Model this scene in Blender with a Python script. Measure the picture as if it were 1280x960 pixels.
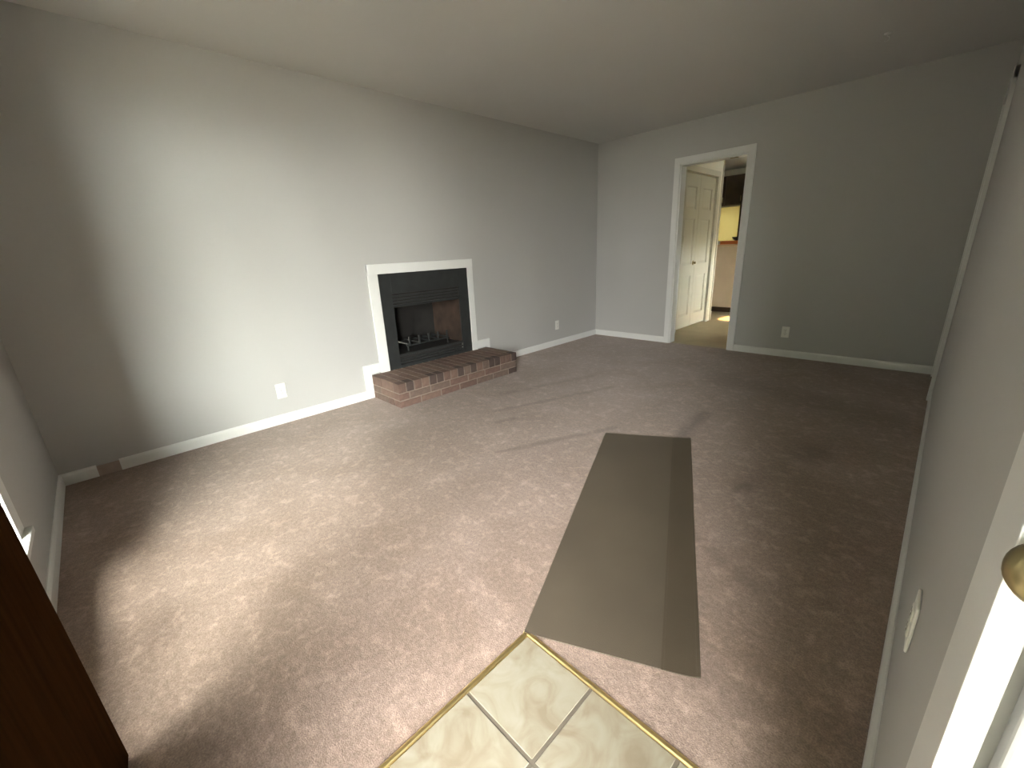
import bpy, bmesh, math, random
from mathutils import Vector, Matrix
random.seed(7)
S = bpy.context.scene
COL = S.collection
for o in list(bpy.data.objects): bpy.data.objects.remove(o)

# ------------------------------------------------------------------ camera
W, L, H = 3.504, 5.418, 2.44
cam = bpy.data.cameras.new('camera'); cam_o = bpy.data.objects.new('camera', cam); COL.objects.link(cam_o)
cam.sensor_fit = 'HORIZONTAL'; cam.sensor_width = 36.0; cam.lens = 36.0 * 523.3 / 1280.0
cam.clip_start = 0.02; cam.clip_end = 200
yaw, pitch, roll = -0.801, 0.3057, 0.0477
f = Vector((math.sin(yaw)*math.cos(pitch), math.cos(yaw)*math.cos(pitch), -math.sin(pitch)))
r0 = Vector((math.cos(yaw), -math.sin(yaw), 0)); d0 = f.cross(r0)
r = math.cos(roll)*r0 + math.sin(roll)*d0
d = -math.sin(roll)*r0 + math.cos(roll)*d0
M = Matrix(((r.x, -d.x, -f.x, 3.4203), (r.y, -d.y, -f.y, 0.3793), (r.z, -d.z, -f.z, 1.1862), (0, 0, 0, 1)))
cam_o.matrix_world = M
S.camera = cam_o

# ------------------------------------------------------------------ world, sun, exposure
wd = bpy.data.worlds.new('sky'); S.world = wd; wd.use_nodes = True
SUN_TRAVEL = Vector((-1, 0.22, -0.65)).normalized()
nt = wd.node_tree; bg = nt.nodes['Background']; bg.inputs[1].default_value = 1.0
# hazy sky: even veil plus the broad glow around the low sun
tcw = nt.nodes.new('ShaderNodeTexCoord')
dt = nt.nodes.new('ShaderNodeVectorMath'); dt.operation = 'DOT_PRODUCT'; dt.inputs[1].default_value = -SUN_TRAVEL
nt.links.new(tcw.outputs['Generated'], dt.inputs[0])
mr = nt.nodes.new('ShaderNodeMapRange'); mr.inputs['From Min'].default_value = 0.0; mr.inputs['From Max'].default_value = 1.0
nt.links.new(dt.outputs['Value'], mr.inputs['Value'])
pw_ = nt.nodes.new('ShaderNodeMath'); pw_.operation = 'POWER'; pw_.inputs[1].default_value = 1.3
nt.links.new(mr.outputs[0], pw_.inputs[0])
mxw = nt.nodes.new('ShaderNodeMix'); mxw.data_type = 'RGBA'; mxw.clamp_factor = False
mxw.inputs[6].default_value = (0.25, 0.27, 0.28, 1); mxw.inputs[7].default_value = (45.0, 45.0, 43.3, 1)
nt.links.new(pw_.outputs[0], mxw.inputs[0]); nt.links.new(mxw.outputs[2], bg.inputs[0])
sun = bpy.data.lights.new('sun', 'SUN'); sun.energy = 22.0; sun.angle = 0.02; sun.color = (1.0, 0.62, 0.28)
sun_o = bpy.data.objects.new('sun', sun); COL.objects.link(sun_o)
sun_o.rotation_euler = SUN_TRAVEL.to_track_quat('-Z', 'Y').to_euler()
sun_o.location = (6, 8, 4)
def portal(name, loc, direction, sx, sy):
    a = bpy.data.lights.new(name, 'AREA'); a.shape = 'RECTANGLE'; a.size = sx; a.size_y = sy
    a.cycles.is_portal = True
    o = bpy.data.objects.new(name, a); COL.objects.link(o); o.location = loc
    o.rotation_euler = Vector(direction).to_track_quat('-Z', 'Y').to_euler()
WX0, WX1, WZ0, WZ1 = 1.37, 2.50, 0.33, 2.05        # front window hole
DX0, DX1, DZ = 3.07, 3.98, 2.05                    # entry door hole
portal('window_portal', ((WX0+WX1)/2, -0.16, (WZ0+WZ1)/2), (0, 1, 0), WX1-WX0, WZ1-WZ0)
portal('entry_portal', ((DX0+DX1)/2, -0.16, DZ/2), (0, 1, 0), DX1-DX0, DZ)
S.view_settings.view_transform = 'Standard'; S.view_settings.look = 'None'
S.view_settings.gamma = 1.0; S.view_settings.use_curve_mapping = False
S.view_settings.exposure = 1.72

# ------------------------------------------------------------------ materials
def mat(name, col, rough=0.6, metal=0.0, var=0.0, vscale=4.0, bump=0.0, bscale=200.0, spec=0.5, col2=None, detail=4):
    m = bpy.data.materials.new(name); m.use_nodes = True
    nt = m.node_tree; n = nt.nodes; b = n['Principled BSDF']
    b.inputs['Roughness'].default_value = rough; b.inputs['Metallic'].default_value = metal
    b.inputs['Specular IOR Level'].default_value = spec
    tc = n.new('ShaderNodeTexCoord')
    nz = n.new('ShaderNodeTexNoise'); nz.inputs['Scale'].default_value = vscale; nz.inputs['Detail'].default_value = detail
    nt.links.new(tc.outputs['Object'], nz.inputs['Vector'])
    rp = n.new('ShaderNodeValToRGB')
    c2 = col2 if col2 else tuple(c*(1-var) for c in col)
    rp.color_ramp.elements[0].position = 0.3; rp.color_ramp.elements[1].position = 0.7
    rp.color_ramp.elements[0].color = (*c2, 1); rp.color_ramp.elements[1].color = (*col, 1)
    nt.links.new(nz.outputs['Fac'], rp.inputs['Fac']); nt.links.new(rp.outputs['Color'], b.inputs['Base Color'])
    if bump > 0:
        n2 = n.new('ShaderNodeTexNoise'); n2.inputs['Scale'].default_value = bscale; n2.inputs['Detail'].default_value = 2
        nt.links.new(tc.outputs['Object'], n2.inputs['Vector'])
        bp = n.new('ShaderNodeBump'); bp.inputs['Strength'].default_value = bump; bp.inputs['Distance'].default_value = 0.002
        nt.links.new(n2.outputs['Fac'], bp.inputs['Height']); nt.links.new(bp.outputs['Normal'], b.inputs['Normal'])
    return m
M_wall = mat('wall_paint', (0.465, 0.46, 0.445), 0.55, var=0.03, vscale=1.5, bump=0.15, bscale=180)
M_ceil = mat('ceiling_paint', (0.60, 0.595, 0.575), 0.8, var=0.03, vscale=1.2, bump=0.2, bscale=140)
M_trim = mat('trim_paint', (0.74, 0.74, 0.72), 0.35, var=0.04, vscale=6)
M_hallwall = mat('hall_paint', (0.62, 0.58, 0.46), 0.6, var=0.03)
M_white_door = mat('white_door_paint', (0.60, 0.57, 0.46), 0.25, var=0.03, vscale=5)
M_closet = mat('closet_door_paint', (0.46, 0.455, 0.44), 0.4, var=0.04, vscale=6)
M_plate = mat('outlet_plastic', (0.80, 0.79, 0.74), 0.3, var=0.02)
M_slot = mat('outlet_slot', (0.25, 0.24, 0.22), 0.5, var=0.1)
M_black = mat('black_metal', (0.028, 0.030, 0.030), 0.38, var=0.3, vscale=12)
M_fire = mat('firebox_panel', (0.022, 0.020, 0.018), 0.7, var=0.4, vscale=9, bump=0.4, bscale=60)
M_firebrick = mat('firebox_refractory', (0.078, 0.048, 0.034), 0.8, var=0.6, vscale=7, bump=0.4, bscale=60)
M_brass = mat('brass', (0.92, 0.72, 0.34), 0.36, metal=1.0, var=0.15, vscale=25)
M_oldbrass = mat('aged_brass', (0.33, 0.27, 0.14), 0.38, metal=1.0, var=0.2, vscale=18)
M_mortar = mat('mortar', (0.27, 0.21, 0.17), 0.9, var=0.25, vscale=25, bump=0.5, bscale=150)
M_bricks = [mat('brick_clay_%d' % i, c, 0.85, var=0.3, vscale=22, bump=0.5, bscale=120) for i, c in enumerate(
    [(0.165, 0.100, 0.078), (0.145, 0.090, 0.070), (0.185, 0.118, 0.090), (0.075, 0.050, 0.043), (0.16, 0.112, 0.088)])]
M_filler = mat('brown_filler', (0.40, 0.315, 0.265), 0.8, var=0.15, vscale=30)
M_vinyl = mat('hall_vinyl', (0.40, 0.32, 0.19), 0.45, var=0.15, vscale=6)
M_grout = mat('grout', (0.125, 0.104, 0.078), 0.9, var=0.15, vscale=30)
M_cab = mat('dark_cabinet_wood', (0.060, 0.036, 0.020), 0.45, var=0.35, vscale=8)
M_barwall = mat('bar_panel', (0.52, 0.42, 0.29), 0.6, var=0.1, vscale=4)
M_bartop = mat('bar_top_laminate', (0.62, 0.45, 0.28), 0.4, var=0.15, vscale=10)
M_bowl = mat('dark_bowl', (0.035, 0.022, 0.018), 0.35, var=0.2)
M_tray = mat('orange_tray', (0.85, 0.25, 0.08), 0.4, var=0.15)
M_ground = mat('outdoor_concrete', (0.34, 0.34, 0.29), 0.9, var=0.2, vscale=2)
M_ext = mat('siding', (0.45, 0.44, 0.40), 0.8, var=0.1)
M_added_wood = mat('added_dark_wood', (0.10, 0.09, 0.08), 0.8, var=0.3, vscale=5)  # dark wood of the added porch and tree, outside the view
M_thresh = mat('threshold_metal', (0.45, 0.43, 0.38), 0.4, metal=1.0, var=0.2)

def wood_mat():
    m = bpy.data.materials.new('stained_door_wood'); m.use_nodes = True
    nt = m.node_tree; n = nt.nodes; b = n['Principled BSDF']; b.inputs['Roughness'].default_value = 0.3
    b.inputs['Specular IOR Level'].default_value = 0.0
    tc = n.new('ShaderNodeTexCoord'); mp = n.new('ShaderNodeMapping'); mp.inputs['Scale'].default_value = (18, 18, 1.2)
    nz = n.new('ShaderNodeTexNoise'); nz.inputs['Scale'].default_value = 3; nz.inputs['Detail'].default_value = 6
    rp = n.new('ShaderNodeValToRGB')
    rp.color_ramp.elements[0].color = (0.022, 0.010, 0.004, 1); rp.color_ramp.elements[1].color = (0.060, 0.026, 0.010, 1)
    nt.links.new(tc.outputs['Object'], mp.inputs['Vector']); nt.links.new(mp.outputs['Vector'], nz.inputs['Vector'])
    nt.links.new(nz.outputs['Fac'], rp.inputs['Fac']); nt.links.new(rp.outputs['Color'], b.inputs['Base Color'])
    return m
M_brown = wood_mat()

def glass_mat():
    m = bpy.data.materials.new('window_glass'); m.use_nodes = True
    nt = m.node_tree; n = nt.nodes; out = n['Material Output']
    n.remove(n['Principled BSDF'])
    t = n.new('ShaderNodeBsdfTransparent'); t.inputs[0].default_value = (0.95, 0.97, 0.95, 1)
    g = n.new('ShaderNodeBsdfGlossy'); g.inputs['Roughness'].default_value = 0.02
    mx = n.new('ShaderNodeMixShader'); mx.inputs[0].default_value = 0.06
    nt.links.new(t.outputs[0], mx.inputs[1]); nt.links.new(g.outputs[0], mx.inputs[2]); nt.links.new(mx.outputs[0], out.inputs[0])
    return m
M_glass = glass_mat()

def shade_mat():
    m = bpy.data.materials.new('yellow_shade_cloth'); m.use_nodes = True
    nt = m.node_tree; n = nt.nodes; out = n['Material Output']; b = n['Principled BSDF']
    b.inputs['Base Color'].default_value = (0.45, 0.40, 0.22, 1); b.inputs['Roughness'].default_value = 0.9
    t = n.new('ShaderNodeBsdfTranslucent'); t.inputs[0].default_value = (0.25, 0.225, 0.135, 1)
    mx = n.new('ShaderNodeMixShader'); mx.inputs[0].default_value = 0.6
    nt.links.new(b.outputs[0], mx.inputs[1]); nt.links.new(t.outputs[0], mx.inputs[2]); nt.links.new(mx.outputs[0], out.inputs[0])
    return m
M_shade = shade_mat()

def tile_mat():
    m = bpy.data.materials.new('beige_tile'); m.use_nodes = True
    nt = m.node_tree; n = nt.nodes; b = n['Principled BSDF']; b.inputs['Roughness'].default_value = 0.38
    geo = n.new('ShaderNodeNewGeometry')
    nz = n.new('ShaderNodeTexNoise'); nz.inputs['Scale'].default_value = 9; nz.inputs['Detail'].default_value = 7; nz.inputs['Distortion'].default_value = 1.6
    nt.links.new(geo.outputs['Position'], nz.inputs['Vector'])
    rp = n.new('ShaderNodeValToRGB'); e = rp.color_ramp.elements
    e[0].position = 0.30; e[0].color = (0.215, 0.176, 0.122, 1); e[1].position = 0.72; e[1].color = (0.315, 0.29, 0.235, 1)
    k = e.new(0.52); k.color = (0.275, 0.247, 0.186, 1)
    nt.links.new(nz.outputs['Fac'], rp.inputs['Fac']); nt.links.new(rp.outputs['Color'], b.inputs['Base Color'])
    bp = n.new('ShaderNodeBump'); bp.inputs['Strength'].default_value = 0.15; bp.inputs['Distance'].default_value = 0.003
    nt.links.new(nz.outputs['Fac'], bp.inputs['Height']); nt.links.new(bp.outputs['Normal'], b.inputs['Normal'])
    return m
M_tile = tile_mat()

def carpet_mat():
    m = bpy.data.materials.new('carpet'); m.use_nodes = True
    nt = m.node_tree; n = nt.nodes; lk = nt.links.new; b = n['Principled BSDF']
    b.inputs['Roughness'].default_value = 0.95; b.inputs['Specular IOR Level'].default_value = 0.1
    b.inputs['Sheen Weight'].default_value = 0.25; b.inputs['Sheen Roughness'].default_value = 0.5
    geo = n.new('ShaderNodeNewGeometry'); P = geo.outputs['Position']
    def noise(sc, det=4, dist=0.0, vec=None):
        z = n.new('ShaderNodeTexNoise'); z.inputs['Scale'].default_value = sc; z.inputs['Detail'].default_value = det
        z.inputs['Distortion'].default_value = dist; lk(vec or P, z.inputs['Vector']); return z.outputs['Fac']
    def math_(op, a, c=None, e=None, clamp=False):
        k = n.new('ShaderNodeMath'); k.operation = op; k.use_clamp = clamp
        for i, v in enumerate((a, c, e)):
            if v is None: continue
            if isinstance(v, (int, float)): k.inputs[i].default_value = v
            else: lk(v, k.inputs[i])
        return k.outputs[0]
    def ramp(fac, p0, p1, c0, c1):
        rp = n.new('ShaderNodeValToRGB'); e = rp.color_ramp.elements
        e[0].position = p0; e[1].position = p1; e[0].color = (*c0, 1); e[1].color = (*c1, 1); lk(fac, rp.inputs['Fac']); return rp.outputs['Color']
    base = ramp(noise(2.2, 5, 0.6), 0.30, 0.72, (0.240, 0.172, 0.132), (0.318, 0.236, 0.194))
    # crushed pile in tufts, lighter threads
    tuft = ramp(noise(60, 5, 0.25), 0.36, 0.66, (0.87, 0.86, 0.855), (1.13, 1.12, 1.12))
    fleck = ramp(noise(17, 9, 0.3), 0.52, 0.68, (0.97, 0.97, 0.97), (1.28, 1.27, 1.27))
    fine = ramp(noise(230, 3), 0.32, 0.68, (0.76, 0.75, 0.74), (1.22, 1.22, 1.22))
    def mul(a, c):
        x = n.new('ShaderNodeMix'); x.data_type = 'RGBA'; x.blend_type = 'MULTIPLY'; x.inputs[0].default_value = 1.0
        lk(a, x.inputs[6]); lk(c, x.inputs[7]); return x.outputs[2]
    colr = mul(mul(mul(base, tuft), fleck), fine)
    # drag marks and stains: distance to a segment, wobbled by noise
    sep = n.new('ShaderNodeSeparateXYZ'); lk(P, sep.inputs[0]); X, Y = sep.outputs[0], sep.outputs[1]
    wob = noise(7, 3); wobs = math_('MULTIPLY', math_('SUBTRACT', wob, 0.5), 0.07)
    total = None
    for (x0, y0, x1, y1, w, s) in MARKS:
        dx, dy = x1-x0, y1-y0; l2 = max(dx*dx+dy*dy, 1e-6)
        px = math_('SUBTRACT', X, x0); py = math_('SUBTRACT', Y, y0)
        t = math_('ADD', math_('MULTIPLY', px, dx/l2), math_('MULTIPLY', py, dy/l2), clamp=True)
        qx = math_('SUBTRACT', px, math_('MULTIPLY', t, dx)); qy = math_('SUBTRACT', py, math_('MULTIPLY', t, dy))
        dd = math_('SQRT', math_('ADD', math_('MULTIPLY', qx, qx), math_('MULTIPLY', qy, qy)))
        dd = math_('ADD', dd, wobs)
        mr = n.new('ShaderNodeMapRange'); mr.interpolation_type = 'SMOOTHSTEP'
        mr.inputs['From Min'].default_value = 0.0; mr.inputs['From Max'].default_value = w
        mr.inputs['To Min'].default_value = s; mr.inputs['To Max'].default_value = 0.0; lk(dd, mr.inputs['Value'])
        total = mr.outputs[0] if total is None else math_('MAXIMUM', total, mr.outputs[0])
    mx = n.new('ShaderNodeMix'); mx.data_type = 'RGBA'; lk(total, mx.inputs[0]); lk(colr, mx.inputs[6]); mx.inputs[7].default_value = (0.09, 0.06, 0.045, 1)
    lk(mx.outputs[2], b.inputs['Base Color'])
    h = math_('ADD', noise(300, 2), math_('MULTIPLY', noise(45, 4, 1.0), 1.5))
    bp = n.new('ShaderNodeBump'); bp.inputs['Strength'].default_value = 0.4; bp.inputs['Distance'].default_value = 0.004
    lk(h, bp.inputs['Height']); lk(bp.outputs['Normal'], b.inputs['Normal'])
    return m
MARKS = [(1.64, 1.93, 2.01, 2.73, 0.045, 0.42), (1.12, 2.43, 1.50, 3.47, 0.05, 0.34), (1.30, 2.28, 1.34, 2.40, 0.05, 0.4),
         (2.40, 2.82, 2.36, 3.35, 0.08, 0.5), (0.85, 2.75, 1.17, 3.66, 0.07, 0.3),
         (3.05, 3.05, 3.07, 3.15, 0.16, 0.45), (2.88, 2.44, 2.90, 2.50, 0.06, 0.4), (2.2, 4.3, 3.2, 4.0, 0.35, 0.22),
         (2.85, 1.95, 3.15, 1.80, 0.06, 0.25), (2.75, 1.45, 3.2, 1.35, 0.12, 0.22)]
M_carpet = carpet_mat()

def mat_mat():
    m = mat('runner_rubber', (0.102, 0.081, 0.058), 0.5, var=0.18, vscale=3, bump=0.25, bscale=350)
    return m
M_mat = mat_mat()
M_mat2 = mat('runner_border', (0.078, 0.060, 0.040), 0.5, var=0.15, vscale=4, bump=0.25, bscale=350)

# ------------------------------------------------------------------ helpers
def newobj(name, bm, m, parent=None, loc=None, smooth=False):
    me = bpy.data.meshes.new(name); bm.normal_update(); bm.to_mesh(me); bm.free()
    if m: me.materials.append(m)
    if smooth:
        for p in me.polygons: p.use_smooth = True
    o = bpy.data.objects.new(name, me); COL.objects.link(o)
    if loc: o.location = loc
    if parent: o.parent = parent
    return o
def tag(o, label=None, cat=None, group=None, kind=None):
    if label: o['label'] = label
    if cat: o['category'] = cat
    if group: o['group'] = group
    if kind: o['kind'] = kind
    return o
def empty(name, loc=(0, 0, 0), rz=0.0):
    o = bpy.data.objects.new(name, None); COL.objects.link(o); o.location = loc; o.rotation_euler = (0, 0, rz); o.empty_display_size = 0.1; return o
def add_box(bm, a, b, bev=0.0, seg=2):
    x0, y0, z0 = a; x1, y1, z1 = b
    vs = [bm.verts.new(v) for v in ((x0,y0,z0),(x1,y0,z0),(x1,y1,z0),(x0,y1,z0),(x0,y0,z1),(x1,y0,z1),(x1,y1,z1),(x0,y1,z1))]
    fs = [bm.faces.new([vs[i] for i in q]) for q in ((0,3,2,1),(4,5,6,7),(0,1,5,4),(1,2,6,5),(2,3,7,6),(3,0,4,7))]
    if bev > 0:
        es = list({e for f_ in fs for e in f_.edges})
        bmesh.ops.bevel(bm, geom=es, offset=bev, segments=seg, affect='EDGES', profile=0.5)
    return vs
def boxes(name, lst, m, parent=None, bev=0.0, seg=2):
    bm = bmesh.new()
    for a, b in lst:
        a2 = tuple(min(p, q) for p, q in zip(a, b)); b2 = tuple(max(p, q) for p, q in zip(a, b))
        add_box(bm, a2, b2, bev, seg)
    return newobj(name, bm, m, parent)
def box(name, a, b, m, parent=None, bev=0.0, seg=2): return boxes(name, [(a, b)], m, parent, bev, seg)
def lathe(bm, prof, seg=24, axis='Z', org=(0, 0, 0), sgn=1):
    rings = []
    for (rr, h) in prof:
        ring = []
        for i in range(seg):
            a = 2*math.pi*i/seg; u, v = rr*math.cos(a), rr*math.sin(a)
            if axis == 'Z': p = (u, v, sgn*h)
            elif axis == 'Y': p = (u, sgn*h, v)
            else: p = (sgn*h, u, v)
            ring.append(bm.verts.new(tuple(p[k]+org[k] for k in range(3))))
        rings.append(ring)
    for A, B in zip(rings, rings[1:]):
        for i in range(seg): bm.faces.new((A[i], A[(i+1) % seg], B[(i+1) % seg], B[i]))
    bm.faces.new(rings[0]); bm.faces.new(rings[-1])
    bmesh.ops.recalc_face_normals(bm, faces=bm.faces)
def extrude_profile(bm, prof, p0, p1, up=(0, 0, 1), out=(1, 0, 0)):
    """prof: (out, up) pairs, extruded from p0 to p1"""
    p0, p1, up, out = Vector(p0), Vector(p1), Vector(up), Vector(out)
    A = [bm.verts.new(p0+out*a+up*b) for a, b in prof]; B = [bm.verts.new(p1+out*a+up*b) for a, b in prof]
    k = len(prof)
    for i in range(k): bm.faces.new((A[i], A[(i+1) % k], B[(i+1) % k], B[i]))
    bm.faces.new(A[::-1]); bm.faces.new(B)
    bmesh.ops.recalc_face_normals(bm, faces=bm.faces)
def wall(name, axis, pos, thick, u0, u1, z0, z1, holes, m):
    """slab from pos to pos+thick along axis ('x' or 'y'), with rectangular holes (ua,ub,za,zb)"""
    us = sorted({u0, u1, *[h[0] for h in holes], *[h[1] for h in holes]})
    zs = sorted({z0, z1, *[h[2] for h in holes], *[h[3] for h in holes]})
    cell = {}
    for i in range(len(us)-1):
        for j in range(len(zs)-1):
            uc, zc = (us[i]+us[i+1])/2, (zs[j]+zs[j+1])/2
            cell[i, j] = not any(h[0] < uc < h[1] and h[2] < zc < h[3] for h in holes)
    bm = bmesh.new(); V = {}
    def v(i, j, k):
        key = (i, j, k)
        if key not in V:
            q = pos if k == 0 else pos+thick
            V[key] = bm.verts.new((q, us[i], zs[j]) if axis == 'x' else (us[i], q, zs[j]))
        return V[key]
    for (i, j), s in cell.items():
        if not s: continue
        for k in (0, 1): bm.faces.new([v(i, j, k), v(i+1, j, k), v(i+1, j+1, k), v(i, j+1, k)])
        if not cell.get((i-1, j)): bm.faces.new([v(i, j, 0), v(i, j+1, 0), v(i, j+1, 1), v(i, j, 1)])
        if not cell.get((i+1, j)): bm.faces.new([v(i+1, j, 0), v(i+1, j+1, 0), v(i+1, j+1, 1), v(i+1, j, 1)])
        if not cell.get((i, j-1)): bm.faces.new([v(i, j, 0), v(i+1, j, 0), v(i+1, j, 1), v(i, j, 1)])
        if not cell.get((i, j+1)): bm.faces.new([v(i, j+1, 0), v(i+1, j+1, 0), v(i+1, j+1, 1), v(i, j+1, 1)])
    bmesh.ops.recalc_face_normals(bm, faces=bm.faces)
    return tag(newobj(name, bm, m), kind='structure')

# ------------------------------------------------------------------ the shell
NX = 4.35                                   # right side of the entry nook
EY = 0.83                                   # where the right wall ends
HX = 0.86                                   # left wall of the hall
KY = 7.34                                   # end of that wall
TX, TY = 2.669, 1.122                       # corner of the tiled landing
wall('wall_left', 'x', -0.12, 0.12, -0.15, L+0.12, -0.1, H, [(2.20, 3.08, 0.21, 1.0)], M_wall)
wall('wall_front', 'y', -0.15, 0.15, 0.0, NX+0.12, -0.1, H, [(WX0, WX1, WZ0, WZ1), (DX0, DX1, -0.02, DZ)], M_wall)
wall('wall_far', 'y', L, 0.12, 0.0, NX+0.12, -0.1, H, [(1.10, 1.80, -0.02, 2.03)], M_wall)
wall('wall_right', 'x', W, 0.026, EY, L, -0.1, H, [(4.63, 5.33, -0.02, 2.03)], M_wall)
wall('wall_entry_closet', 'y', EY, 0.08, W+0.026, NX, -0.1, H, [(W+0.027, 4.17, -0.02, 2.03)], M_wall)
wall('wall_entry_side', 'x', NX, 0.12, -0.15, L+0.12, -0.1, H, [], M_wall)
wall('wall_hall_left', 'x', HX-0.12, 0.12, L+0.12, KY, -0.1, H, [(6.10, 7.14, -0.02, 2.07)], M_hallwall)
wall('wall_hall_closet_back', 'x', HX-0.72, 0.06, L+0.12, KY, -0.1, H, [], M_hallwall)
wall('wall_kitchen_return', 'y', KY-0.1, 0.1, -1.0, HX-0.12, -0.1, H, [], M_hallwall)
wall('wall_kitchen_left', 'x', -1.12, 0.12, KY-0.1, 9.42, -0.1, H, [], M_hallwall)
wall('wall_kitchen_back', 'y', 9.30, 0.12, -1.0, 2.72, -0.1, H, [(0.05, 0.62, 1.20, 1.80)], M_hallwall)
wall('wall_kitchen_right', 'x', 2.60, 0.12, L+0.12, 9.42, -0.1, H, [(7.03, 7.50, 0.75, 1.15), (7.86, 8.16, 2.02, 2.34)], M_hallwall)
c = boxes('ceiling', [((-1.2, -0.2, H), (NX+0.2, 9.5, H+0.1))], M_ceil); tag(c, kind='structure')
# carpet, cut out for the landing
bm = bmesh.new()
pts = [(0, 0), (TX, 0), (TX, TY), (W+0.02, TY), (W+0.02, L+0.03), (0, L+0.03)]
lo = [bm.verts.new((x, y, -0.08)) for x, y in pts]; hi = [bm.verts.new((x, y, 0.0)) for x, y in pts]
for i in range(6): bm.faces.new((lo[i], lo[(i+1) % 6], hi[(i+1) % 6], hi[i]))
bm.faces.new(hi); bm.faces.new(lo[::-1]); bmesh.ops.recalc_face_normals(bm, faces=bm.faces)
tag(newobj('floor', bm, M_carpet), 'mauve brown carpet with drag marks and stains', kind='structure')
hf = boxes('floor_hall', [((HX-0.7, L+0.03, -0.08), (2.62, KY, -0.004)), ((-1.0, KY, -0.08), (2.62, 9.32, -0.004))], M_vinyl)
tag(hf, 'tan vinyl floor of the hall and kitchen', kind='structure')
tag(box('floor_outdoor', (-15, -25, -0.35), (20, 25, -0.15), M_ground), kind='structure')

pr = empty('trim_added_porch', (4.4, -1.0, 0)); tag(pr, 'unseen porch roof and eave added to block sky light and sun', kind='structure')  # unseen porch, added to cut the daylight through the entry
def prpart(name, a, b, m):
    o = box(name, a, b, m, None, 0.0); o.parent = pr; o.matrix_parent_inverse = Matrix.Translation(-Vector(pr.location))
prpart('added_porch_floor', (2.75, -2.0, -0.15), (6.2, -0.15, -0.06), M_added_wood)  # dark deck added to weaken ground bounce through the door
prpart('added_porch_roof', (2.75, -1.35, 2.32), (7.6, -0.15, 2.45), M_added_wood)
prpart('added_eave', (-0.4, -0.33, 2.32), (2.75, -0.15, 2.42), M_added_wood)  # added overhang that stops direct sun at the front window
prpart('added_porch_post', (2.80, -1.30, -0.15), (2.90, -1.20, 2.20), M_added_wood)
prpart('added_porch_beam', (2.78, -1.35, 2.20), (7.6, -1.20, 2.32), M_added_wood)
# unseen hedge, added to keep low sky light off the far wall
bm = bmesh.new(); nx_, nz_ = 60, 8; ring = []
for i in range(nx_+1):
    x = -11+22*i/nx_; row = []
    for k, (dy, z) in enumerate([(0, -0.15), (-0.1, 0.4), (-0.05, 0.8), (0.1, 1.2), (0.5, 1.35), (1.0, 1.3), (1.2, 0.8), (1.2, -0.15)]):
        row.append(bm.verts.new((x+random.uniform(-.08, .08), -6.2-dy+random.uniform(-.12, .12), z+random.uniform(-.1, .1)*(k not in (0, 7)))))
    ring.append(row)
for A_, B_ in zip(ring, ring[1:]):
    for k in range(7): bm.faces.new((A_[k], A_[k+1], B_[k+1], B_[k]))
bm.faces.new(ring[0]); bm.faces.new(ring[-1][::-1]); bmesh.ops.recalc_face_normals(bm, faces=bm.faces)
M_added_leaves = mat('added_leaves', (0.045, 0.07, 0.03), 0.9, var=0.5, vscale=9)  # shared by the added hedge, tree and shrub
hd = newobj('added_hedge', bm, M_added_leaves); tag(hd, 'unseen dark hedge added to keep low sky light off the far wall', kind='structure')
ty = empty('added_tree', (3.0, -4.0, -0.15)); tag(ty, 'unseen dark tree added to block straight-on light through the entry', kind='structure')
bm = bmesh.new(); rows_ = []  # unseen tree, added to block straight-on sky at the entry door
for k, (rr, z) in enumerate([(1.0, 0.25), (1.75, 0.6), (1.95, 1.2), (1.85, 2.0), (1.6, 2.9), (1.2, 3.9), (0.7, 4.9), (0.15, 5.8)]):
    rows_.append([bm.verts.new(((rr+random.uniform(-.12, .12))*math.cos(a), (rr*0.6+random.uniform(-.1, .1))*math.sin(a), z+random.uniform(-.12, .12))) for a in [2*math.pi*i/28 for i in range(28)]])
for A_, B_ in zip(rows_, rows_[1:]):
    for i in range(28): bm.faces.new((A_[i], A_[(i+1) % 28], B_[(i+1) % 28], B_[i]))
bm.faces.new(rows_[0][::-1]); bm.faces.new(rows_[-1]); bmesh.ops.recalc_face_normals(bm, faces=bm.faces)
newobj('added_foliage', bm, M_added_leaves, ty)
bm = bmesh.new(); lathe(bm, [(0.2, 0.0), (0.16, 0.3), (0.14, 1.0)], 12); newobj('added_trunk', bm, M_added_wood, ty)
bm = bmesh.new(); ring = []  # unseen shrub, added so only steep light passes the front window
for i in range(17):
    x = 0.3+1.85*i/16; row = []
    for k, (dy, z) in enumerate([(0, -0.15), (-0.06, 0.5), (-0.06, 1.2), (0.0, 1.8), (0.2, 2.05), (0.5, 2.1), (0.75, 1.8), (0.85, 1.0), (0.8, -0.15)]):
        row.append(bm.verts.new((x+random.uniform(-.05, .05), -0.75-dy+random.uniform(-.06, .06), z+random.uniform(-.07, .07)*(k not in (0, 8)))))
    ring.append(row)
for A_, B_ in zip(ring, ring[1:]):
    for k in range(8): bm.faces.new((A_[k], A_[k+1], B_[k+1], B_[k]))
bm.faces.new(ring[0]); bm.faces.new(ring[-1][::-1]); bmesh.ops.recalc_face_normals(bm, faces=bm.faces)
sh = newobj('added_shrub', bm, M_added_leaves); tag(sh, 'unseen tall shrub added to block low light at the front window', kind='structure')


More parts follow.
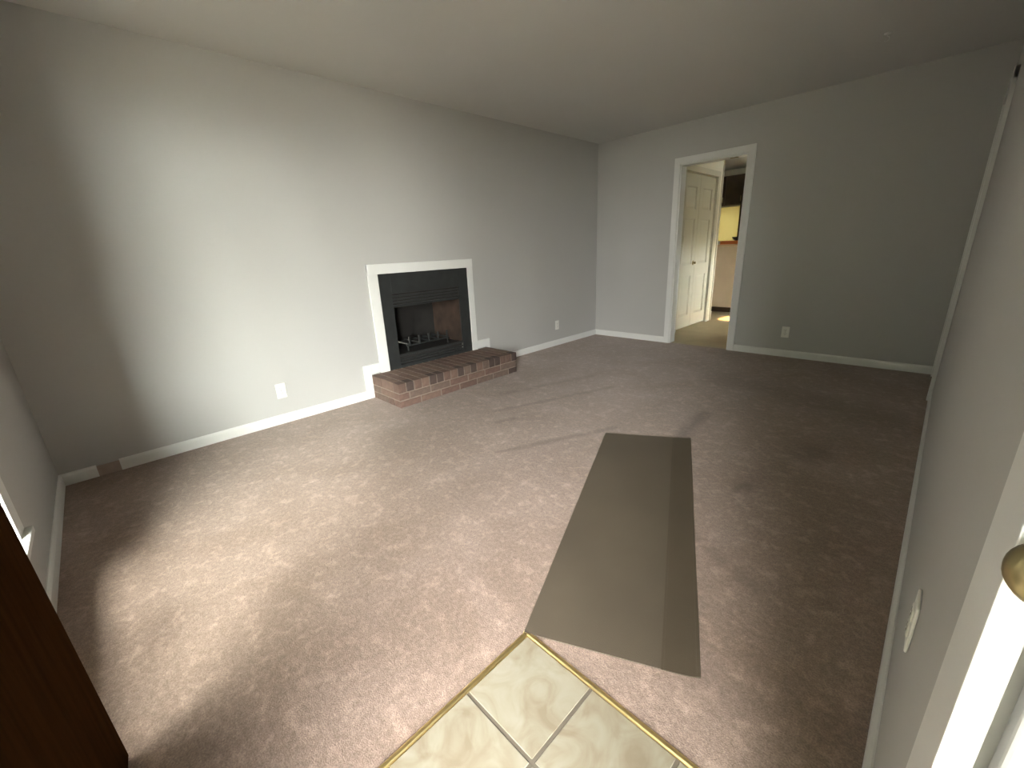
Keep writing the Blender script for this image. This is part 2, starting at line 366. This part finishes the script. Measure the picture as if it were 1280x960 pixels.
# landing: grout bed, single tiles, brass strips
ld = box('floor_landing', (TX, -0.02, -0.08), (NX, TY, -0.0016), M_grout); tag(ld, 'grout bed of the tiled entry landing', kind='structure')
tp, gw = 0.2515, 0.010
tms = {}
y1 = TY-0.010
for j in range(5):
    ya, yb = max(y1-tp+gw, 0.0), y1
    x0 = TX+0.010
    for i in range(7):
        xa, xb = x0, min(x0+tp-gw, NX)
        if xb-xa > 0.02:
            key = (round(xb-xa, 4), round(yb-ya, 4))
            if key not in tms:
                t = box('tile', (0, 0, -0.010), (xb-xa, yb-ya, 0.0), M_tile, None, 0.0012, 1); tms[key] = t.data
            else:
                t = bpy.data.objects.new('tile', tms[key]); COL.objects.link(t)
            t.location = (xa, ya, random.uniform(-0.0006, 0.0006)); t.parent = ld
        x0 += tp
    y1 -= tp
strip_prof = [(-0.0085, -0.004), (-0.008, 0.002), (-0.004, 0.005), (0.004, 0.005), (0.008, 0.002), (0.0085, -0.004)]
bm = bmesh.new(); extrude_profile(bm, strip_prof, (TX, 0.0, 0), (TX, TY+0.010, 0), out=(1, 0, 0))
tag(newobj('edge_strip', bm, M_brass, ld), 'brass edge strip between tile and carpet')
bm = bmesh.new(); extrude_profile(bm, strip_prof, (TX-0.010, TY, 0), (W, TY, 0), out=(0, 1, 0))
tag(newobj('edge_strip', bm, M_brass, ld), 'brass edge strip between tile and carpet')

# ------------------------------------------------------------------ baseboards
bprof = [(0, 0), (0.013, 0), (0.013, 0.055), (0.009, 0.066), (0.004, 0.072), (0, 0.072)]
def baseboard(name, runs, parent=None):
    bm = bmesh.new()
    for p0, p1, out in runs: extrude_profile(bm, bprof, p0, p1, out=out)
    o = newobj(name, bm, M_trim, parent)
    if not parent: tag(o, kind='structure')
    return o
HY0, HY1, HD, HT = 1.97, 3.33, 0.457, 0.205      # brick hearth
bl = baseboard('baseboard_left', [((0, 0.0, 0), (0, 0.160, 0), (1, 0, 0)), ((0, 0.264, 0), (0, 1.97, 0), (1, 0, 0)), ((0, HY1, 0), (0, L, 0), (1, 0, 0))])
bm = bmesh.new(); extrude_profile(bm, [(0, 0), (0.010, 0), (0.010, 0.052), (0.006, 0.062), (0, 0.064)], (0, 0.160, 0), (0, 0.264, 0), out=(1, 0, 0))
tag(newobj('filler_piece', bm, M_filler, bl), 'short brown unpainted piece in the white baseboard')
box('step_board', (0, 1.905, 0), (0.018, 1.972, 0.30), M_trim, bl, 0.003)
box('step_board', (0, 1.972, 0.215), (0.018, 2.066, 0.30), M_trim, bl, 0.003)
box('step_board', (0, 3.190, 0.215), (0.018, 3.372, 0.30), M_trim, bl, 0.003)
box('step_board', (0, 3.332, 0.0), (0.018, 3.372, 0.215), M_trim, bl, 0.003)
baseboard('baseboard_front', [((0, 0, 0), (DX0-0.07, 0, 0), (0, 1, 0))])
baseboard('baseboard_far', [((0, L, 0), (1.035, L, 0), (0, -1, 0)), ((1.865, L, 0), (W, L, 0), (0, -1, 0))])
baseboard('baseboard_right', [((W, 0.862, 0), (W, 4.565, 0), (-1, 0, 0)), ((W, 5.395, 0), (W, L, 0), (-1, 0, 0))])

# ------------------------------------------------------------------ doorway casing in the far wall
cas = empty('trim_doorway', (1.45, L, 0)); tag(cas, 'white casing around the open doorway to the hall', kind='structure')
def part_boxes(name, root, lst, m, bev=0.003):
    o = boxes(name, lst, m, None, bev); o.parent = root; o.matrix_parent_inverse = Matrix.Translation(-Vector(root.location)); return o
part_boxes('casing_side', cas, [((1.035, L-0.018, 0), (1.102, L, 2.095))], M_trim)
part_boxes('casing_side', cas, [((1.798, L-0.018, 0), (1.865, L, 2.095))], M_trim)
part_boxes('casing_head', cas, [((1.035, L-0.019, 2.028), (1.865, L, 2.097))], M_trim)
part_boxes('jamb', cas, [((1.10, L-0.002, 0), (1.115, L+0.125, 2.03))], M_trim)
part_boxes('jamb', cas, [((1.785, L-0.002, 0), (1.80, L+0.125, 2.03))], M_trim)
part_boxes('jamb_head', cas, [((1.10, L-0.002, 2.015), (1.80, L+0.125, 2.03))], M_trim)
part_boxes('hinge_plate', cas, [((1.60, L+0.05, 2.011), (1.68, L+0.075, 2.016))], M_oldbrass, 0)

# ------------------------------------------------------------------ panelled door leaves
def raised_panel(bm, x0, x1, z0, z1, y, depth, sgn=1):
    """raised panel in the local xz plane, front towards sgn*y"""
    s = min(0.035, (x1-x0)*0.22)
    lay = [(0.0, 0.0), (0.004, 0.0), (s, depth), ]
    rings = []
    for ins, dy in lay:
        rings.append([bm.verts.new((x, y+sgn*dy, z)) for x, z in ((x0+ins, z0+ins), (x1-ins, z0+ins), (x1-ins, z1-ins), (x0+ins, z1-ins))])
    for A, B in zip(rings, rings[1:]):
        for i in range(4): bm.faces.new((A[i], A[(i+1) % 4], B[(i+1) % 4], B[i]))
    bm.faces.new(rings[-1])
def door_leaf(root, x0, width, height, cols, rows, m, thick=0.035, stile=0.1, z0=0.01):
    """leaf in the local plane y in [-thick, 0]; front at y=0, back mirrored. cols/rows: list of (a,b) panel extents"""
    lst = []
    xs = [x0]+[v for c_ in cols for v in c_]+[x0+width]
    for i in range(0, len(xs), 2): lst.append(((xs[i], -thick, z0), (xs[i+1], 0, z0+height)))
    zs = [z0]+[v for r_ in rows for v in r_]+[z0+height]
    for c_ in cols:
        for i in range(0, len(zs), 2): lst.append(((c_[0], -thick, zs[i]), (c_[1], 0, zs[i+1])))
    core = [((x0+0.005, -thick+0.012, z0+0.005), (x0+width-0.005, -0.012, z0+height-0.005))]
    o = boxes('leaf', lst+core, m, root)
    for c_ in cols:
        for r_ in rows:
            bm = bmesh.new()
            raised_panel(bm, c_[0], c_[1], r_[0], r_[1], -0.012, 0.008, 1)
            raised_panel(bm, c_[0], c_[1], r_[0], r_[1], -thick+0.012, 0.008, -1)
            bmesh.ops.recalc_face_normals(bm, faces=bm.faces)
            newobj('panel', bm, m, root)
            # moulding around the recess
            mo = 0.010
            boxes('moulding', [((c_[0], -0.013, r_[0]), (c_[0]+mo, -0.004, r_[1])), ((c_[1]-mo, -0.013, r_[0]), (c_[1], -0.004, r_[1])),
                               ((c_[0], -0.013, r_[0]), (c_[1], -0.004, r_[0]+mo)), ((c_[0], -0.013, r_[1]-mo), (c_[1], -0.004, r_[1]))], m, root, 0.003)
    return o
def knob(root, x, z, m, y=0.0, sgn=1, R=0.028, reach=0.065, rose=0.033):
    bm = bmesh.new()
    k = reach/0.065
    prof = [(rose, 0.0), (rose, 0.004), (max(rose*0.8, 0.012), 0.010), (0.012, 0.014), (0.011, 0.026), (0.014*1.0, 0.030), (R*0.80, 0.036), (R*0.97, 0.043), (R, 0.049), (R*0.95, 0.056), (R*0.78, 0.061), (R*0.45, 0.0645), (0.004, 0.0652)]
    prof = [(a, b*k) for a, b in prof]
    lathe(bm, prof, 32, 'Y', (x, y, z), sgn)
    return newobj('knob', bm, m, root, smooth=True)

# door_1: brown entry door, swung wide open against the front wall
ang = math.atan2(0.167-0.088, 2.185-3.065)
dr = empty('door_1', (3.065, 0.088, 0), ang); dr.rotation_euler[0] = -0.016; tag(dr, 'dark brown glossy entry door swung open in front of the window', kind='structure')
door_leaf(dr, 0.0, 0.889, 2.015, [], [], M_brown, thick=0.044, z0=0.015)
dr.scale = (1, -1, 1)
for hz in (0.25, 1.0, 1.8):
    bm = bmesh.new(); lathe(bm, [(0.006, 0), (0.006, 0.09)], 10, 'Z', (-0.004, -0.01, hz)); newobj('hinge', bm, M_oldbrass, dr)
# entry door frame
ef = empty('trim_entry', (3.5, 0, 0)); tag(ef, 'white frame of the entry door opening', kind='structure')
part_boxes('casing_side', ef, [((DX0-0.065, 0, 0), (DX0+0.002, 0.018, 2.115))], M_trim)
part_boxes('casing_side', ef, [((DX1-0.002, 0, 0), (DX1+0.065, 0.018, 2.115))], M_trim)
part_boxes('casing_head', ef, [((DX0-0.065, 0, DZ-0.002), (DX1+0.065, 0.019, 2.117))], M_trim)
part_boxes('jamb', ef, [((DX0, -0.15, 0), (DX0+0.02, 0.001, DZ))], M_trim)
part_boxes('jamb', ef, [((DX1-0.02, -0.15, 0), (DX1, 0.001, DZ))], M_trim)
part_boxes('jamb_head', ef, [((DX0, -0.15, DZ-0.02), (DX1, 0.001, DZ))], M_trim)
part_boxes('threshold', ef, [((DX0, -0.16, -0.06), (DX1, -0.02, 0.015))], M_thresh)

# window_1
w1 = empty('window_1', ((WX0+WX1)/2, 0, WZ0)); tag(w1, 'white framed window in the front wall', kind='structure')
part_boxes('casing_side', w1, [((WX0-0.09, 0, WZ0), (WX0+0.004, 0.018, WZ1+0.09))], M_trim)
part_boxes('casing_side', w1, [((WX1-0.004, 0, WZ0), (WX1+0.09, 0.018, WZ1+0.09))], M_trim)
part_boxes('casing_head', w1, [((WX0-0.09, 0, WZ1-0.004), (WX1+0.09, 0.019, WZ1+0.09))], M_trim)
part_boxes('window_stool', w1, [((WX0-0.095, -0.10, WZ0-0.022), (WX1+0.095, 0.038, WZ0+0.002))], M_trim)
part_boxes('apron', w1, [((WX0-0.06, 0, WZ0-0.085), (WX1+0.06, 0.014, WZ0-0.022))], M_trim)
wm = (WX0+WX1)/2
part_boxes('jamb', w1, [((WX0, -0.15, WZ0), (WX0+0.018, 0, WZ1)), ((WX1-0.018, -0.15, WZ0), (WX1, 0, WZ1)), ((WX0, -0.15, WZ1-0.018), (WX1, 0, WZ1))], M_trim)
part_boxes('mullion', w1, [((wm-0.03, -0.13, WZ0), (wm+0.03, -0.03, WZ1))], M_trim)
zm = (WZ0+WZ1)/2
for xa, xb in ((WX0+0.018, wm-0.03), (wm+0.03, WX1-0.018)):
    for za, zb, yy in ((WZ0, zm+0.02, -0.07), (zm-0.02, WZ1-0.018, -0.11)):
        sash = part_boxes('sash', w1, [((xa, yy-0.03, za), (xa+0.04, yy, zb)), ((xb-0.04, yy-0.03, za), (xb, yy, zb)), ((xa+0.04, yy-0.03, za), (xb-0.04, yy, za+0.045)), ((xa+0.04, yy-0.03, zb-0.04), (xb-0.04, yy, zb))], M_trim, 0.002)
        pn = box('pane', (xa+0.03, yy-0.017, za+0.03), (xb-0.03, yy-0.013, zb-0.03), M_glass, sash)

# door_2: folding closet door in the hall
d2 = empty('door_2', (HX-0.015, 6.10, 0), math.pi/2); tag(d2, 'white panelled folding closet door in the hall', kind='structure')
rows2 = [(0.19, 0.75), (0.90, 1.50), (1.62, 1.90)]
d2.scale = (1, -1, 1)
for k in (0, 1):
    x0 = 0.006+0.516*k
    lf = door_leaf(d2, x0, 0.510, 2.035, [(x0+0.10, x0+0.41)], rows2, M_white_door, thick=0.032, z0=0.02)
knob(d2, 0.47, 0.92, M_oldbrass, R=0.018, reach=0.04)
t2 = empty('trim_closet', (HX, 6.6, 0)); tag(t2, 'white casing around the hall closet', kind='structure')
part_boxes('casing_side', t2, [((HX, 6.035, 0), (HX+0.018, 6.102, 2.135))], M_white_door)
part_boxes('casing_side', t2, [((HX, 7.138, 0), (HX+0.018, 7.21, 2.135))], M_white_door)
part_boxes('casing_head', t2, [((HX, 6.035, 2.068), (HX+0.02, 7.21, 2.14))], M_white_door)
part_boxes('corner_board', t2, [((HX-0.125, KY-0.02, 0), (HX+0.012, KY+0.012, H))], M_white_door)

# door_3: door in the right wall beside the far corner
d3 = empty('door_3', (W+0.022, 4.63, 0), math.pi/2); tag(d3, 'white panelled door in the right wall near the far corner', kind='structure')
door_leaf(d3, 0.004, 0.692, 2.01, [(0.11, 0.31), (0.39, 0.59)], [(0.22, 0.75), (0.95, 1.50), (1.62, 1.88)], M_trim, thick=0.035, z0=0.012)
t3 = empty('trim_side_door', (W, 4.98, 0)); tag(t3, 'white casing of the door in the right wall', kind='structure')
part_boxes('casing_side', t3, [((W-0.022, 4.565, 0), (W, 4.632, 2.095))], M_trim)
part_boxes('casing_side', t3, [((W-0.022, 5.328, 0), (W, 5.395, 2.095))], M_trim)
part_boxes('casing_head', t3, [((W-0.023, 4.565, 2.028), (W, 5.395, 2.097))], M_trim)

# door_4: narrow-edged closet door facing the entry, brass knob; casing on the end of the right wall
d4 = empty('door_4', (3.4900, 0.79, 0), 0); tag(d4, 'bright white closet door beside the camera with brass knob', kind='structure')
d4.scale = (1, -1, 1)
for k in (0, 1):
    x0 = 0.338*k
    box('edge_stile', (x0, -0.034, 0.012), (x0+0.018, 0, 2.012), M_closet, d4, 0.002)
    box('edge_stile', (x0+0.316, -0.034, 0.012), (x0+0.335, 0, 2.012), M_closet, d4, 0.002)
    box('backing', (x0+0.032, -0.034, 0.012), (x0+0.305, -0.026, 2.012), M_closet, d4)
    for za, zb in ((0.012, 0.095), (0.92, 1.06), (1.93, 2.012)): box('rail', (x0+0.030, -0.026, za), (x0+0.307, 0, zb), M_closet, d4, 0.002)
    for za, zb in ((0.10, 0.915), (1.065, 1.925)): box('panel', (x0+0.030, -0.026, za), (x0+0.307, -0.002, zb), M_closet, d4, 0.006, 3)
knob(d4, 0.0115, 0.984, M_oldbrass, R=0.0230, reach=0.055, rose=0.010)
t4 = empty('trim_entry_closet', (W, 0.81, 0)); tag(t4, 'white casing on the near end of the right wall', kind='structure')
part_boxes('casing_side', t4, [((3.484, 0.766, 0), (3.4893, 0.862, 2.095)), ((3.4893, 0.8245, 0), (W, 0.862, 2.095))], M_trim, 0.001)

# ------------------------------------------------------------------ fireplace
fp = empty('fireplace', (0, 2.64, HT)); tag(fp, 'black metal fireplace insert framed by flat white boards', 'fireplace')
def fpart(name, lst, m, bev=0.0):
    o = boxes(name, lst, m, None, bev); o.parent = fp; o.matrix_parent_inverse = Matrix.Translation(-Vector(fp.location)); return o
FY0, FY1, FZ1 = 2.153, 3.126, 1.055
fpart('frame_board', [((0, 2.062, HT), (0.019, FY0, 1.137))], M_trim, 0.004)
fpart('frame_board', [((0, FY1, HT), (0.019, 3.198, 1.137))], M_trim, 0.004)
fpart('frame_board', [((0, 2.062, FZ1), (0.020, 3.198, 1.138))], M_trim, 0.004)
OY0, OY1, OZ0, OZ1 = 2.27, 3.01, 0.33, 0.76
fpart('surround', [((-0.01, FY0, HT), (0.010, OY0, FZ1)), ((-0.01, OY1, HT), (0.010, FY1, FZ1)), ((-0.01, OY0, OZ1+0.12), (0.010, OY1, FZ1)),
                   ((-0.01, OY0, OZ1), (0.010, OY1, OZ1+0.02)), ((-0.01, OY0, OZ0-0.02), (0.010, OY1, OZ0)), ((-0.01, OY0, HT), (0.010, OY1, HT+0.03))], M_black, 0.002)
for z in (OZ1+0.035, OZ1+0.062, OZ1+0.089): fpart('louver_slat', [((-0.004, OY0, z), (0.008, OY1, z+0.014))], M_black, 0.002)
for z in (HT+0.042, HT+0.068): fpart('louver_slat', [((-0.004, OY0, z), (0.008, OY1, z+0.014))], M_black, 0.002)
fpart('louver_back', [((-0.02, OY0, OZ1+0.01), (-0.012, OY1, OZ1+0.13))], M_fire)
fpart('louver_back', [((-0.02, OY0, HT), (-0.012, OY1, OZ0))], M_fire)
fb = -0.50
fpart('firebox_back', [((fb-0.02, OY0+0.05, OZ0-0.02), (fb, OY1+0.03, OZ1+0.15))], M_fire)
fpart('firebox_side', [((fb, OY0-0.02, OZ0-0.02), (-0.01, OY0, OZ1+0.15))], M_fire)
fpart('firebox_side', [((fb, OY1+0.01, OZ0-0.02), (-0.01, OY1+0.03, OZ1+0.15))], M_firebrick)
fpart('firebox_floor', [((fb, OY0, OZ0-0.03), (-0.01, OY1+0.01, OZ0-0.01))], M_fire)
fpart('firebox_top', [((fb, OY0-0.02, OZ1+0.13), (-0.01, OY1+0.03, OZ1+0.15))], M_fire)
gr = fpart('grate', [((-0.36, 2.42, 0.365), (-0.345, 2.92, 0.378)), ((-0.12, 2.42, 0.365), (-0.105, 2.92, 0.378))] +
           [((-0.38, 2.44+0.11*k, 0.378), (-0.09, 2.455+0.11*k, 0.392)) for k in range(5)] +
           [((-0.10, 2.44+0.11*k, 0.378), (-0.088, 2.455+0.11*k, 0.455)) for k in range(5)] +
           [((a, b_, 0.32), (a+0.012, b_+0.012, 0.366)) for a in (-0.36, -0.12) for b_ in (2.43, 2.90)], M_black, 0.001)

# ------------------------------------------------------------------ brick hearth, brick by brick
he = empty('hearth', (0, HY0, 0)); tag(he, 'low raised hearth of brown brick below the black fireplace', 'hearth')
def hpart(name, a, b, m, bev=0.0):
    o = box(name, a, b, m, None, bev); o.parent = he; o.matrix_parent_inverse = Matrix.Translation(-Vector(he.location)); return o
g = 0.011
hpart('mortar', (0.002, HY0+0.005, 0), (HD-0.005, HY1-0.005, HT-0.003), M_mortar)
def bmatl(dark=0.12):
    return M_bricks[3] if random.random() < dark else random.choice([M_bricks[0], M_bricks[1], M_bricks[2], M_bricks[4]])
ch = 0.052; zs = [0.0, ch+g]                      # two stretcher courses
z_r = 2*(ch+g)                                    # rowlock course on top
brick_cache = {}
def brick(a, b, m):
    dims = tuple(round(q-p, 3) for p, q in zip(a, b)); key = (dims, m.name)
    if key not in brick_cache:
        o = box('brick', (0, 0, 0), dims, m, None, 0.003, 1); brick_cache[key] = o.data
    else:
        o = bpy.data.objects.new('brick', brick_cache[key]); COL.objects.link(o)
    o.parent = he; o.location = (a[0]+random.uniform(-0.0012, 0.0012), a[1]-HY0, a[2]); return o
BL, BW = 0.197, 0.092
for ci, z in enumerate(zs):
    # front face stretchers
    y = HY0; first = True
    while y < HY1-0.02:
        ln = BW if (first and ci == 1) else BL
        first = False
        y2 = min(y+ln, HY1)
        if HY1-y2 < 0.03: y2 = HY1
        brick((HD-BW, y, z), (HD, y2, z+ch), bmatl(0.08)); y = y2+g
    # the two ends
    for ys in (HY0, HY1-BW):
        x = HD-BW-g
        k = 0
        while x > 0.03:
            ln = BW if (k == 0 and ci == 0) else BL
            x2 = max(x-ln, 0.004)
            if x2 < 0.03: x2 = 0.004
            brick((x2, ys, z), (x, ys+BW, z+ch), bmatl(0.08)); x = x2-g; k += 1
n = 18; pw = (HY1-HY0+g)/n
darks = {1, 4, 5, 8, 10, 13, 14, 17}
for i in range(n):
    ya = HY0+i*pw; yb = ya+pw-g
    brick((HD-0.086, ya, z_r), (HD+0.004, yb, HT+0.0005), M_bricks[3] if i in darks else bmatl(0.0))
    brick((HD-0.086-g-0.18, ya, z_r), (HD-0.086-g, yb, HT+0.0005), bmatl(0.0))
    brick((0.004, ya, z_r), (HD-0.086-2*g-0.18, yb, HT+0.0005), bmatl(0.0))

# ------------------------------------------------------------------ outlets
def outlet(loc, rz, label):
    o = empty('wall_outlet', loc, rz); tag(o, label, 'outlet', 'duplex wall outlets')
    box('cover_plate', (-0.035, -0.006, -0.057), (0.035, 0, 0.057), M_plate, o, 0.003)
    for s in (-1, 1):
        rc = box('receptacle', (-0.017, -0.009, s*0.020-0.014), (0.017, -0.005, s*0.020+0.014), M_plate, o, 0.003)
        boxes('slot', [((-0.008, -0.0095, s*0.020-0.002), (-0.0055, -0.0085, s*0.020+0.008)), ((0.0055, -0.0095, s*0.020-0.002), (0.008, -0.0085, s*0.020+0.008)), ((-0.0025, -0.0095, s*0.020-0.010), (0.0025, -0.0085, s*0.020-0.005))], M_slot, rc)
    bm = bmesh.new(); lathe(bm, [(0.003, 0.005), (0.003, 0.0075)], 10, 'Y', (0, 0, 0), -1); newobj('screw', bm, M_slot, o)
    return o
outlet((0, 1.240, 0.256), math.pi/2, 'white outlet on the fireplace wall, left of the brick hearth')
outlet((0, 4.548, 0.262), math.pi/2, 'white outlet on the fireplace wall, right of the hearth near the corner')
outlet((2.345, L, 0.260), 0, 'pale outlet on the far wall right of the doorway')
outlet((W, 1.410, 0.430), -math.pi/2, 'white outlet on the right wall close to the camera')

# ------------------------------------------------------------------ runner mat
A, B, Cc, D = (2.662, 1.115), (2.005, 2.599), (2.462, 2.862), (3.136, 1.342)
cx = sum(p[0] for p in (A, B, Cc, D))/4; cy = sum(p[1] for p in (A, B, Cc, D))/4
mt = empty('runner_mat', (cx, cy, 0)); tag(mt, 'olive grey rubber runner mat lying askew on the carpet', 'mat')
def bil(u, v): # u across, v along
    x = (A[0]*(1-u)+D[0]*u)*(1-v)+(B[0]*(1-u)+Cc[0]*u)*v; y = (A[1]*(1-u)+D[1]*u)*(1-v)+(B[1]*(1-u)+Cc[1]*u)*v
    return x-cx, y-cy
def mat_band(name, u0, u1, m, lift, nu=8, nv=40, top=0.0045, v0=0.0, v1=1.0):
    bm = bmesh.new(); T = []; Bt = []
    for j in range(nv+1):
        v = v0+(v1-v0)*j/nv; rt = []; rb = []
        for i in range(nu+1):
            u = u0+(u1-u0)*i/nu; x, y = bil(u, v)
            l = lift(u, v); rt.append(bm.verts.new((x, y, l+top))); rb.append(bm.verts.new((x, y, l+0.0008)))
        T.append(rt); Bt.append(rb)
    for j in range(nv):
        for i in range(nu):
            bm.faces.new((T[j][i], T[j][i+1], T[j+1][i+1], T[j+1][i])); bm.faces.new((Bt[j][i], Bt[j+1][i], Bt[j+1][i+1], Bt[j][i+1]))
    for j in range(nv):
        bm.faces.new((T[j][0], T[j+1][0], Bt[j+1][0], Bt[j][0])); bm.faces.new((T[j][nu], Bt[j][nu], Bt[j+1][nu], T[j+1][nu]))
    for i in range(nu):
        bm.faces.new((T[0][i], Bt[0][i], Bt[0][i+1], T[0][i+1])); bm.faces.new((T[nv][i], T[nv][i+1], Bt[nv][i+1], Bt[nv][i]))
    bmesh.ops.recalc_face_normals(bm, faces=bm.faces)
    return newobj(name, bm, m, mt)
def lift(u, v):
    e = max(0.0, (u-0.9)/0.1)
    return 0.007*e*e*(0.55+0.45*math.sin(9*v+1.0)) + 0.0008*math.sin(14*v)*u**2 + 0.0008
mat_band('pad', 0.0, 0.80, M_mat, lift)
mat_band('groove', 0.80, 0.815, M_mat2, lift, nu=2, top=0.002)
mat_band('border', 0.815, 1.0, M_mat2, lift, nu=8)
mat_band('bound_edge', 0.985, 1.004, M_mat2, lambda u, v: lift(u, v)+0.0012, nu=2)

# ------------------------------------------------------------------ ceiling hook
hk = empty('ceiling_hook', (2.86, 4.50, H)); tag(hk, 'tiny white hook on the ceiling in the dark right corner', 'hook')
bm = bmesh.new(); lathe(bm, [(0.020, 0.0), (0.019, 0.006), (0.010, 0.010), (0.004, 0.012)], 20, 'Z', (0, 0, 0), -1); newobj('base', bm, M_trim, hk, smooth=True)
bm = bmesh.new(); prev = None; R = 0.013
path = [(0, -0.010), (0, -0.020)]+[(R*math.sin(a)*1.0, -0.020-R+R*math.cos(a)) for a in [k*0.45 for k in range(1, 10)]]
rings = []
for k, (px_, pz_) in enumerate(path):
    q = path[min(k+1, len(path)-1)]; p_ = path[max(k-1, 0)]
    tx, tz = q[0]-p_[0], q[1]-p_[1]; l_ = math.hypot(tx, tz); nx_, nz_ = -tz/l_, tx/l_
    rings.append([bm.verts.new((px_+0.003*math.cos(a)*nx_, 0.003*math.sin(a), pz_+0.003*math.cos(a)*nz_)) for a in [2*math.pi*i/8 for i in range(8)]])
for A_, B_ in zip(rings, rings[1:]):
    for i in range(8): bm.faces.new((A_[i], A_[(i+1) % 8], B_[(i+1) % 8], B_[i]))
bm.faces.new(rings[0]); bm.faces.new(rings[-1]); bmesh.ops.recalc_face_normals(bm, faces=bm.faces)
newobj('hook', bm, M_trim, hk, smooth=True)

# ------------------------------------------------------------------ kitchen beyond the doorway
kb = empty('kitchen_bar', (0.9, 8.35, 0)); tag(kb, 'tan panelled breakfast bar seen through the doorway', 'bar counter')
def kpart(root, name, lst, m, bev=0.003):
    o = boxes(name, lst, m, None, bev); o.parent = root; o.matrix_parent_inverse = Matrix.Translation(-Vector(root.location)); return o
kpart(kb, 'body', [((-0.2, 8.30, 0), (1.6, 8.42, 1.10))], M_barwall)
kpart(kb, 'bar_top', [((-0.25, 8.24, 1.10), (1.62, 8.62, 1.14))], M_bartop, 0.006)
kpart(kb, 'toe_board', [((-0.2, 8.288, 0), (1.6, 8.30, 0.08))], M_cab)
uc = empty('upper_cabinet', (0.6, 9.3, 1.80)); tag(uc, 'dark brown wall cabinet above the bright kitchen window', 'cabinet')
kpart(uc, 'body', [((-0.3, 8.98, 1.80), (0.655, 9.298, 2.30))], M_cab)
for k in range(3):
    dd = kpart(uc, 'cabinet_door', [((-0.29+0.315*k, 8.962, 1.815), (-0.29+0.315*k+0.305, 8.98, 2.285))], M_cab)
    b_ = boxes('handle', [((-0.29+0.315*k+0.26, 8.945, 1.86), (-0.29+0.315*k+0.275, 8.962, 1.95))], M_oldbrass); b_.parent = dd; b_.matrix_parent_inverse = Matrix.Identity(4)
pc = empty('pantry_cabinet', (1.0, 9.0, 0)); tag(pc, 'tall dark brown pantry cabinet at the back of the kitchen', 'cabinet')
kpart(pc, 'body', [((0.66, 8.80, 0), (1.30, 9.298, 2.20))], M_cab)
for za, zb in ((0.08, 1.0), (1.02, 2.18)):
    kpart(pc, 'cabinet_door', [((0.675, 8.78, za), (1.285, 8.80, zb))], M_cab)
w2 = empty('window_2', (0.33, 9.3, 1.20)); tag(w2, 'sunny kitchen window with a pale yellow shade', kind='structure')
kpart(w2, 'casing', [((0.0, 9.285, 1.15), (0.05, 9.30, 1.80)), ((0.62, 9.285, 1.15), (0.655, 9.30, 1.80)), ((0.05, 9.28, 1.15), (0.62, 9.30, 1.20))], M_trim)
kpart(w2, 'shade', [((0.05, 9.325, 1.20), (0.62, 9.327, 1.80))], M_shade, 0)
bo = bmesh.new(); lathe(bo, [(0.05, 0), (0.055, 0.012), (0.10, 0.05), (0.125, 0.085), (0.118, 0.085), (0.09, 0.05), (0.04, 0.016), (0.004, 0.014)], 28)
bow = newobj('bowl', bo, M_bowl, None, (0.83, 8.43, 1.171), smooth=True); tag(bow, 'dark brown bowl on the kitchen bar', 'bowl')
tr = boxes('serving_tray', [((-0.19, -0.15, 0), (0.19, 0.15, 0.030)), ((-0.19, -0.15, 0.030), (-0.178, 0.15, 0.055)), ((0.178, -0.15, 0.030), (0.19, 0.15, 0.055)), ((-0.178, -0.15, 0.030), (0.178, -0.138, 0.055)), ((-0.178, 0.138, 0.030), (0.178, 0.15, 0.055))], M_tray, None, 0.002)
tr.location = (0.76, 8.43, 1.14); tag(tr, 'flat orange tray glowing in sunlight on the kitchen bar', 'tray')
for nm, ya, yb, za, zb in (('window_3', 7.86, 8.16, 2.02, 2.34), ('window_4', 7.03, 7.50, 0.75, 1.15)):  # unseen windows, shaped to land the sun on floor and bar
    w3 = empty(nm, (2.66, ya, za)); tag(w3, kind='structure')
    kpart(w3, 'sash', [((2.63, ya, za), (2.67, ya+0.03, zb)), ((2.63, yb-0.03, za), (2.67, yb, zb)), ((2.63, ya+0.03, za), (2.67, yb-0.03, za+0.03)), ((2.63, ya+0.03, zb-0.03), (2.67, yb-0.03, zb))], M_trim)
    kpart(w3, 'pane', [((2.648, ya+0.03, za+0.03), (2.652, yb-0.03, zb-0.03))], M_glass, 0)

# names for the parts of the setting that have none yet
LBL = {'wall_left': 'grey wall with the fireplace', 'wall_front': 'grey front wall with the window and entry door', 'wall_far': 'grey far wall with the open doorway',
       'wall_right': 'grey right wall running beside the camera', 'wall_entry_closet': 'grey wall around the entry closet', 'wall_entry_side': 'grey side wall of the entry',
       'wall_hall_left': 'cream hall wall around the folding closet door', 'wall_hall_closet_back': 'cream back wall inside the hall closet', 'wall_kitchen_return': 'cream kitchen wall behind the hall closet',
       'wall_kitchen_left': 'cream left wall of the kitchen', 'wall_kitchen_back': 'cream back wall of the kitchen', 'wall_kitchen_right': 'cream right wall of hall and kitchen',
       'ceiling': 'plain off-white painted ceiling', 'floor_outdoor': 'pale ground outside the house', 'baseboard_left': 'white baseboard stepping up around the brick hearth',
       'baseboard_front': 'white baseboard below the front window', 'baseboard_far': 'white baseboard along the far wall', 'baseboard_right': 'white baseboard along the right wall',
       'window_3': 'unseen high kitchen side window shaped to let sun onto the bar', 'window_4': 'unseen low side window shaped to let a sun patch onto the floor'}
for nm, lb in LBL.items():
    if nm in bpy.data.objects: bpy.data.objects[nm]['label'] = lb
